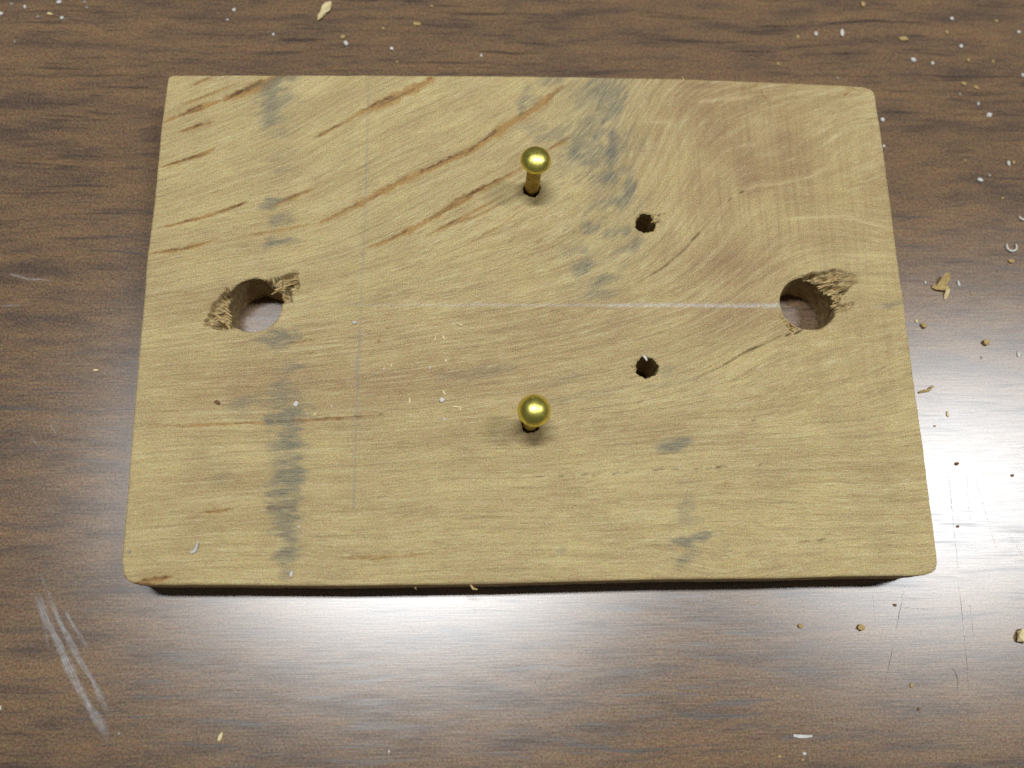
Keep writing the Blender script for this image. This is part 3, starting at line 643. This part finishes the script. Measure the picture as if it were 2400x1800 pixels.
    m1 = np.stack([flat(streak), flat(smud), flat(pale)], 1); m2 = np.stack([flat(crack), flat(torn), flat(silver)], 1)
    m3 = np.stack([flat(pencil), flat(warm), flat(dark)], 1)
    m4 = np.stack([flat(endg), flat(endg) * 0, flat(endg) * 0], 1)
    gu = np.stack([flat(AL), flat(G)], 1); xy = P[:, :2].copy()
    # walls: every rim edge goes down to the table
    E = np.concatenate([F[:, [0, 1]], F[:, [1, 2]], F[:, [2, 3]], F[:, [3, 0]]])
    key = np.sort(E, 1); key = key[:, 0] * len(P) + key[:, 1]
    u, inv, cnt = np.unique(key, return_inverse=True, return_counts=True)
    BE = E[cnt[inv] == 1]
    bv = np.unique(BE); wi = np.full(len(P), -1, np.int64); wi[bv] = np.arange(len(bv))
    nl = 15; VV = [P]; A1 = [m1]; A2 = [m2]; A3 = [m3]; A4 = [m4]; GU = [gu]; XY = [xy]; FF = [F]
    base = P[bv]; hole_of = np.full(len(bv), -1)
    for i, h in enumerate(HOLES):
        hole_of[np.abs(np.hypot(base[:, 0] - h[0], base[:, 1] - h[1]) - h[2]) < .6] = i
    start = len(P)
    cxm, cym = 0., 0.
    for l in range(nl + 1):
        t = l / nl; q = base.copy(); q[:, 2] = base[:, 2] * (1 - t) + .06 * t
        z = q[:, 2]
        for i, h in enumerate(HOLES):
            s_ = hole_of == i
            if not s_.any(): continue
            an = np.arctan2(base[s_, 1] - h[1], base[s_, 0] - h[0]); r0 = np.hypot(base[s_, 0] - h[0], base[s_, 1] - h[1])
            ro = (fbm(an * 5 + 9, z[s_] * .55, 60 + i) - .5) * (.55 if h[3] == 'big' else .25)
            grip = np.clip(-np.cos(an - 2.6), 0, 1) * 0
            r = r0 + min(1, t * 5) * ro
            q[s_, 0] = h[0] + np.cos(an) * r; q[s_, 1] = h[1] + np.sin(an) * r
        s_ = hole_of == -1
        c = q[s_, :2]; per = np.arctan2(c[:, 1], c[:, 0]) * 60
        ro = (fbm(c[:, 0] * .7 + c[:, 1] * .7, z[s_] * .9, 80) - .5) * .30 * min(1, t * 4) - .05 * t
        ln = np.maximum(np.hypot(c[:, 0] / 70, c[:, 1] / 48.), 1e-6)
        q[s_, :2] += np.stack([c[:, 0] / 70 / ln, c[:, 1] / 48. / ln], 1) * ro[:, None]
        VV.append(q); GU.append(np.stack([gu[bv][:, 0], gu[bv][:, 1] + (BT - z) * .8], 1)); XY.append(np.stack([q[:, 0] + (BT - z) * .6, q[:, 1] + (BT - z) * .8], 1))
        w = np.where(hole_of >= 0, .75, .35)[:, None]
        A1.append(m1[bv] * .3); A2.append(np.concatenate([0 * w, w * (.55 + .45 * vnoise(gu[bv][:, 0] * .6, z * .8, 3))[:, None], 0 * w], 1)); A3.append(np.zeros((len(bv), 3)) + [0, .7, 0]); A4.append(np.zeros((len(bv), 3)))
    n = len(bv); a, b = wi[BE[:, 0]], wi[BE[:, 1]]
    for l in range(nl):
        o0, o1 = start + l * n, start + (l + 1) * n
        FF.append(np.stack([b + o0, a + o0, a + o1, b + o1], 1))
    # underside, coarser
    cs = 1.0; ux = np.arange(-72, 72.1, cs); uy = np.arange(-50.5, 50.6, cs); UX, UY = np.meshgrid(ux, uy)
    ok = inside_poly(UX, UY, OUT) & (seg_dist(UX, UY, OUT + [OUT[0]])[0] > .6)
    for h in HOLES: ok &= np.hypot(UX - h[0], UY - h[1]) > h[2] + .2
    ui = np.arange(UX.size).reshape(UX.shape); q = ok[:-1, :-1] & ok[1:, :-1] & ok[:-1, 1:] & ok[1:, 1:]
    UF = np.stack([ui[:-1, :-1], ui[1:, :-1], ui[1:, 1:], ui[:-1, 1:]], -1)[q]
    k = np.unique(UF); rm = np.full(UX.size, -1); rm[k] = np.arange(len(k)); o2 = sum(len(v) for v in VV)
    q = np.stack([UX.ravel()[k], UY.ravel()[k], np.full(len(k), .08)], 1)
    VV.append(q); FF.append(rm[UF] + o2); GU.append(q[:, :2]); XY.append(q[:, :2])
    for A in (A1, A2, A3, A4): A.append(np.zeros((len(k), 3)))
    V = np.concatenate(VV); Fa = np.concatenate(FF)
    me = mesh_np('wooden_board', V, Fa)
    li = np.zeros(len(me.loops), np.int32); me.loops.foreach_get('vertex_index', li)
    for nm, D in (('grain', GU), ('flat', XY)):
        ul = me.uv_layers.new(name=nm); ul.data.foreach_set('uv', np.concatenate(D).astype(np.float32)[li].ravel())
    for nm, D in (('m1', A1), ('m2', A2), ('m3', A3), ('m4', A4)):
        D = np.concatenate(D); at = me.color_attributes.new(nm, 'FLOAT_COLOR', 'POINT')
        at.data.foreach_set('color', np.concatenate([D, np.ones((len(D), 1))], 1).astype(np.float32).ravel())
    o = link('wooden_board', me, WOOD)
    return tag(o, 'flat rectangular light hardwood board with two large torn drill holes and pencil marks', 'board')
board = build_board()

# loose fibres standing in the tear-out of the holes
def sliver(name, pts, w, th, mat, parent=None, twist=0.):
    """tapered bent sliver with thickness through 3-D points in mm"""
    P = [Vector(p) for p in pts]; n = len(P); V = []
    for i, p in enumerate(P):
        t = (P[min(i + 1, n - 1)] - P[max(i - 1, 0)]).normalized()
        s = t.cross(Vector((0, 0, 1)));  s = s.normalized() if s.length > 1e-4 else Vector((1, 0, 0))
        u = s.cross(t).normalized(); f = .35 + .65 * math.sin(math.pi * min(1, .18 + .75 * i / (n - 1)))
        if twist:
            R_ = Matrix.Rotation(twist * i / (n - 1), 3, t); s = R_ @ s; u = R_ @ u
        for a, b in ((-1, -1), (1, -1), (1, 1), (-1, 1)):
            V.append(p + s * a * w * .5 * f + u * b * th * .5)
    F = [(0, 3, 2, 1), tuple((n - 1) * 4 + k for k in range(4))]
    for i in range(n - 1):
        for k in range(4):
            k2 = (k + 1) % 4; F.append((i * 4 + k, i * 4 + k2, (i + 1) * 4 + k2, (i + 1) * 4 + k))
    me = mesh_np(name, np.array([tuple(v) for v in V]), np.array(F), smooth=False)
    return link(name, me, mat, parent)

r2 = random.Random(5)
for (x0, y0, x1, y1, n_, ln, ang, zb) in ((-47.4, 4.0, -43.6, 6.4, 9, 2.6, .30, 9.2), (-56.9, 2.6, -55.4, -1.4, 9, 1.8, -.55, 9.3), (-57.5, -.8, -55.6, -2.8, 6, 2.2, -.7, 9.5),
                                         (54.6, 5.2, 58.6, 7.6, 9, 2.8, .32, 9.2), (57.0, 1.0, 58.0, 3.8, 8, 1.6, .5, 9.3), (47.0, -1.6, 49.0, -3.2, 5, 1.0, -.6, 9.75),
                                         (23.6, 18.2, 24.6, 19.6, 4, 1.0, .4, 9.75), (17.9, -10.2, 18.6, -12.0, 4, 1.0, -.6, 9.8)):
    for i in range(n_):
        f = (i + r2.random()) / n_
        x = x0 + (x1 - x0) * f + r2.uniform(-.4, .4); y = y0 + (y1 - y0) * f + r2.uniform(-.3, .3)
        a = ang + r2.uniform(-.25, .25); L_ = ln * r2.uniform(.6, 1.15); up = r2.uniform(.1, .75)
        pts = [(x - math.cos(a) * L_ * .5 + math.cos(a) * L_ * t, y - math.sin(a) * L_ * .5 + math.sin(a) * L_ * t, zb - .25 + up * math.sin(t * 2.2)) for t in (0, .33, .66, 1)]
        sliver('torn_fibre', pts, r2.uniform(.14, .34), .09, FIBRE, board, r2.uniform(-.8, .8))
sliver('torn_fibre', [(-11.6, -49.0, 9.3), (-11.1, -49.7, 9.0), (-10.4, -49.8, 8.6)], .35, .12, FIBRE, board)
sliver('torn_fibre', [(-21.0, -48.9, 8.4), (-21.0, -49.5, 7.6), (-20.9, -49.6, 6.6)], .3, .12, FIBRE, board)
sliver('torn_fibre', [(31.6, 48.1, 9.6), (31.2, 48.9, 9.9), (30.8, 49.6, 10.3)], .3, .1, FIBRE, board)

# ------------------------------------------------------------------ brass nails
def lathe(name, prof, mat, parent, seg=48, wob=0.):
    V = []; F = []; n = len(prof)
    for i, (r, z) in enumerate(prof):
        for k in range(seg):
            a = 2 * math.pi * k / seg; rr = r * (1 + wob * math.sin(a * 3 + i))
            V.append((rr * math.cos(a), rr * math.sin(a), z))
    for i in range(n - 1):
        for k in range(seg):
            k2 = (k + 1) % seg; F.append((i * seg + k, i * seg + k2, (i + 1) * seg + k2, (i + 1) * seg + k))
    me = mesh_np(name, np.array(V), np.array(F))
    return link(name, me, mat, parent)

def brass_nail(x, y, top, lean, rh, dome, label):
    root = bpy.data.objects.new('brass_nail', None); col.objects.link(root)
    root.empty_display_size = .003
    z0 = 2.0; root.location = (x * S, y * S, z0 * S); root.rotation_euler = lean
    Hh = top - z0; rs = 1.36
    # dome on top, rolled rim, under-cup to the shank
    rim = Hh - dome
    prof = [(rs * .97, rim - 1.0), (rs * 1.06, rim - .6), (rs * 1.35, rim - .3), (rh * .90, rim - .10), (rh * .985, rim - .05), (rh, rim)]
    for i in range(1, 14):
        a = .18 + i / 13 * (math.pi / 2 - .18); prof.append((max(rh * math.cos(a) / math.cos(.18), .002), rim + dome * (math.sin(a) - math.sin(.18)) / (1 - math.sin(.18))))
    lathe('head', prof, BRASS, root, 56, .006)
    sp = [(.02, 0.), (rs * .5, .25), (rs, .9)]
    z = .9; grooves = []
    while z < Hh - 4.2:
        sp += [(rs, z + .05), (rs, z + .42), (rs * .88, z + .52), (rs * .88, z + .62)]; z += .7
    sp += [(rs * .97, Hh - 4.1), (rs * .98, Hh - 3.4), (rs * .98, Hh - dome - .4)]
    lathe('shank', sp, BRASS_DARK, root, 40)
    tag(root, label, 'nail', 'brass nails standing in the board')
    return root
brass_nail(0.36, 25.24, BT + 12.3, (0, 0, .4), 2.78, 1.7, 'brass round-headed nail in the board, across from the other beyond the silvery pencil line')
brass_nail(-0.79, -21.02, BT + 11.9, (0, 0, 1.9), 2.84, 2.05, 'brass round-headed nail in the board near its shaded front edge')

# ------------------------------------------------------------------ crumbs, specks and shavings
def crumb_mesh(seed, rough=.35, flat=.7):
    r_ = random.Random(seed); bm = bmesh.new(); bmesh.ops.create_icosphere(bm, subdivisions=1, radius=1)
    off = [Vector((r_.uniform(-1, 1), r_.uniform(-1, 1), r_.uniform(-1, 1))) for _ in range(5)]
    for v in bm.verts:
        k = 1 + sum(rough * .6 * max(-.5, v.co.dot(o)) for o in off) / 2 + r_.uniform(-rough, rough) * .35
        v.co = Vector((v.co.x * k, v.co.y * k, v.co.z * k * flat))
    xs_ = [v.co.x for v in bm.verts]; ys_ = [v.co.y for v in bm.verts]; zs_ = [v.co.z for v in bm.verts]
    for v in bm.verts:
        v.co.x = (v.co.x - (max(xs_) + min(xs_)) / 2) / (max(xs_) - min(xs_))
        v.co.y = (v.co.y - (max(ys_) + min(ys_)) / 2) / (max(ys_) - min(ys_))
        v.co.z = (v.co.z - min(zs_)) / (max(zs_) - min(zs_))
    me = bpy.data.meshes.new('crumb'); bm.to_mesh(me); bm.free()
    return me
def baked(me, sx, sy, sz):
    me = me.copy(); me.transform(Matrix.Diagonal((sx * S, sy * S, sz * S, 1))); return me

LOOK = {'white': ('sawdust_speck', WHITE_DUST, 'speck'), 'tan': ('wood_crumb', TAN_CHIP, 'crumb'), 'fibre': ('wood_fibre', PALE_CHIP, 'fibre'),
        'brown': ('dark_crumb', BROWN_BIT, 'crumb'), 'grain_big': ('wood_crumb', TAN_CHIP, 'crumb'), 'chunk': ('wood_chunk', PALE_CHIP, 'chunk'), 'speck': ('dark_crumb', BROWN_BIT, 'crumb')}
def place_t(x, y):
    if y > 52: return ('on the table beyond the corner with orange streaks' if x < -58 else 'on the table beyond the long far edge' if x < 62 else 'on the table beyond the rounded corner')
    if y < -48: return 'on the table before the shaded front edge' if x < 45 else 'on the table in the glare by the shaded edge'
    if x < -60: return 'on the table beside the streaked end'
    return 'on the table beside the end by the clean-rimmed hole' if y > -2 else 'on the table in the glare beside the board end'
def place_b(x, y):
    if y < -36: return 'on the board near its shaded front edge'
    if x < -36: return 'on the board by the long graphite smudge'
    return 'on the board between the thin pencil line and the nails'
def size_word(w, h):
    m = max(w, h); el = m / max(min(w, h), .01) > 1.55
    return ('larger ' if m > 1.15 else 'small ' if m > .75 else 'minute ') + ('elongated ' if el else '')
def bit_label(kind, x, y, w, h, on_board):
    pl = place_b(x, y) if on_board else place_t(x, y); sz = size_word(w, h)
    if kind == 'chunk': return 'blunt pale wood chunk, biggest of the crumbs, on the table in the glare', None
    if kind == 'grain_big': return 'seed-like two-tone tan crumb on the table in the glare', None
    if kind == 'speck': return 'single dark brown crumb lying on the board beside a faint smudge', None
    nm = {'white': 'white sawdust speck', 'tan': 'tan wood crumb', 'fibre': 'thin pale wood fibre', 'brown': 'dark brown crumb'}[kind]
    if kind == 'fibre': sz = 'long ' if max(w, h) > 1.6 else 'short '
    return sz + nm + ' ' + pl, nm + 's ' + ('on the board' if on_board else 'on the table')
def bits(lst, zbase, labs, seed):
    r_ = random.Random(seed)
    for i, (kind, x, y, w, h, ang) in enumerate(lst):
        nm, mat, cat = LOOK[kind]
        if kind == 'fibre':
            L_ = max(w, h); d = 0. if w > h else math.pi / 2; d += math.radians(ang); wd = min(w, h)
            pts = []
            b = r_.uniform(-.25, .25) * L_
            for t in (-.5, -.2, .15, .5):
                px = t * L_; py = b * (.25 - t * t)
                pts.append((px * math.cos(d) - py * math.sin(d), px * math.sin(d) + py * math.cos(d), .10 + .10 * (t + .5)))
            o = sliver(nm, pts, max(wd * 1.25, .3), .16, mat, None, r_.uniform(-.6, .6)); 
            if kind == 'fibre' and (wd > .5 or r_.random() < .3): o.data.materials[0] = WHITE_DUST
            zo = zbase
        else:
            me = baked(crumb_mesh(seed * 100 + i, .5, .7), w * .92, h * .92, min(w, h) * r_.uniform(.45, .7))
            o = link(nm, me, GREY_DUST if kind == 'white' and max(w, h) < .8 and r_.random() < .6 else mat); o.rotation_euler = (r_.uniform(-.1, .1), r_.uniform(-.1, .1), math.radians(ang)); zo = zbase - .03
        o.location = (x * S, y * S, zo * S)
        lb_, gp = bit_label(kind, x, y, w, h, labs); tag(o, lb_, cat, gp)
bits(TABLE_BITS, 0., False, 1)
bits(BOARD_BITS, BT - .02, True, 2)

def blob(name, pts, rad, mat, seed, flat=.6):
    """knobbly chip along a short 3-D spine"""
    r_ = random.Random(seed); V = []; n = len(pts); sg = 10
    P = [Vector(p) for p in pts]
    for i, p in enumerate(P):
        t = (P[min(i + 1, n - 1)] - P[max(i - 1, 0)]).normalized(); s = Vector((-t.y, t.x, 0)).normalized(); u = Vector((0, 0, 1))
        for k in range(sg):
            a = 2 * math.pi * k / sg; q = rad[i] * (1 + r_.uniform(-.22, .22))
            V.append(tuple(p + s * math.cos(a) * q + u * math.sin(a) * q * flat))
    F = [(i * sg + k, i * sg + (k + 1) % sg, (i + 1) * sg + (k + 1) % sg, (i + 1) * sg + k) for i in range(n - 1) for k in range(sg)]
    me = mesh_np(name, np.array(V), np.array(F), smooth=False)
    return link(name, me, mat)
o = blob('wood_chip', [(-43.5, 68.6, .4), (-43.0, 69.4, .5), (-42.5, 70.2, .6), (-41.9, 71.3, .7), (-41.3, 72.4, .6), (-40.9, 73.1, .45)], [.12, .55, .6, .85, .75, .12], PALE_CHIP, 3)
tag(o, 'elongated pale wood chip on the table beyond the far board edge', 'chip')

# curled tan chip with a raised wing
root = bpy.data.objects.new('curled_shaving', None); col.objects.link(root); root.location = (83.0 * S, 9.2 * S, 0); root.empty_display_size = .002
sliver('base_curl', [(-1.9, -.1, .25), (-1.0, -.5, .5), (.1, -.7, .8), (1.2, -.6, 1.0)], 1.0, .25, TAN_CHIP, root, .3)
sliver('raised_wing', [(-.6, -.3, .4), (.2, .5, 1.0), (.75, 1.4, 1.5), (1.0, 2.2, 1.7)], 1.5, .25, TAN_CHIP, root, -.5)
sliver('pale_tail', [(.9, -.5, 1.0), (.9, -1.3, .7), (.6, -2.2, .3), (.45, -2.8, .1)], .75, .2, PALE_CHIP, root, .4)
tag(root, 'curled tan wood shaving with a raised wing on the table beside the board', 'shaving')

def curl(name, cx, cy, r, a0, a1, w, z, mat, label, cat='curl'):
    pts = []
    for i in range(9):
        a = math.radians(a0 + (a1 - a0) * i / 8); pts.append((r * math.cos(a), r * math.sin(a), w * .5 + .02 * i))
    o = sliver(name, pts, .35, w, mat); o.location = (cx * S, cy * S, z * S); tag(o, label, cat); return o
curl('white_curl', 98.7, 17.7, 1.0, 150, 390, .5, 0, WHITE_DUST, 'white C-shaped curl of shaving on the table')
curl('white_curl', 102.3, 24.6, .9, 190, 330, .45, 0, WHITE_DUST, 'shallow white arc of shaving on the table, near the C-shaped curl')
o = sliver('curled_flake', [(-58.9, -43.2, BT + .15), (-58.3, -43.1, BT + .35), (-57.9, -42.4, BT + .5), (-57.7, -41.5, BT + .6)], .55, .15, WHITE_DUST, None, 1.0)
tag(o, 'white curled flake on the board near its scratched corner', 'flake')
o = sliver('twig_shaving', [(75.6, -12.9, .2), (76.6, -12.6, .35), (77.4, -12.5, .4), (78.4, -11.7, .5)], .55, .3, TAN_CHIP, None, .6)
tag(o, 'thin forked tan shaving lying against the board edge on the table', 'shaving')
o = sliver('pale_flake', [(20.1, -8.35, BT + .05), (20.5, -8.85, BT + .1), (20.75, -9.3, BT - .1)], .5, .14, WHITE_DUST)
tag(o, 'white flake overhanging the rim of a small drill hole', 'flake')
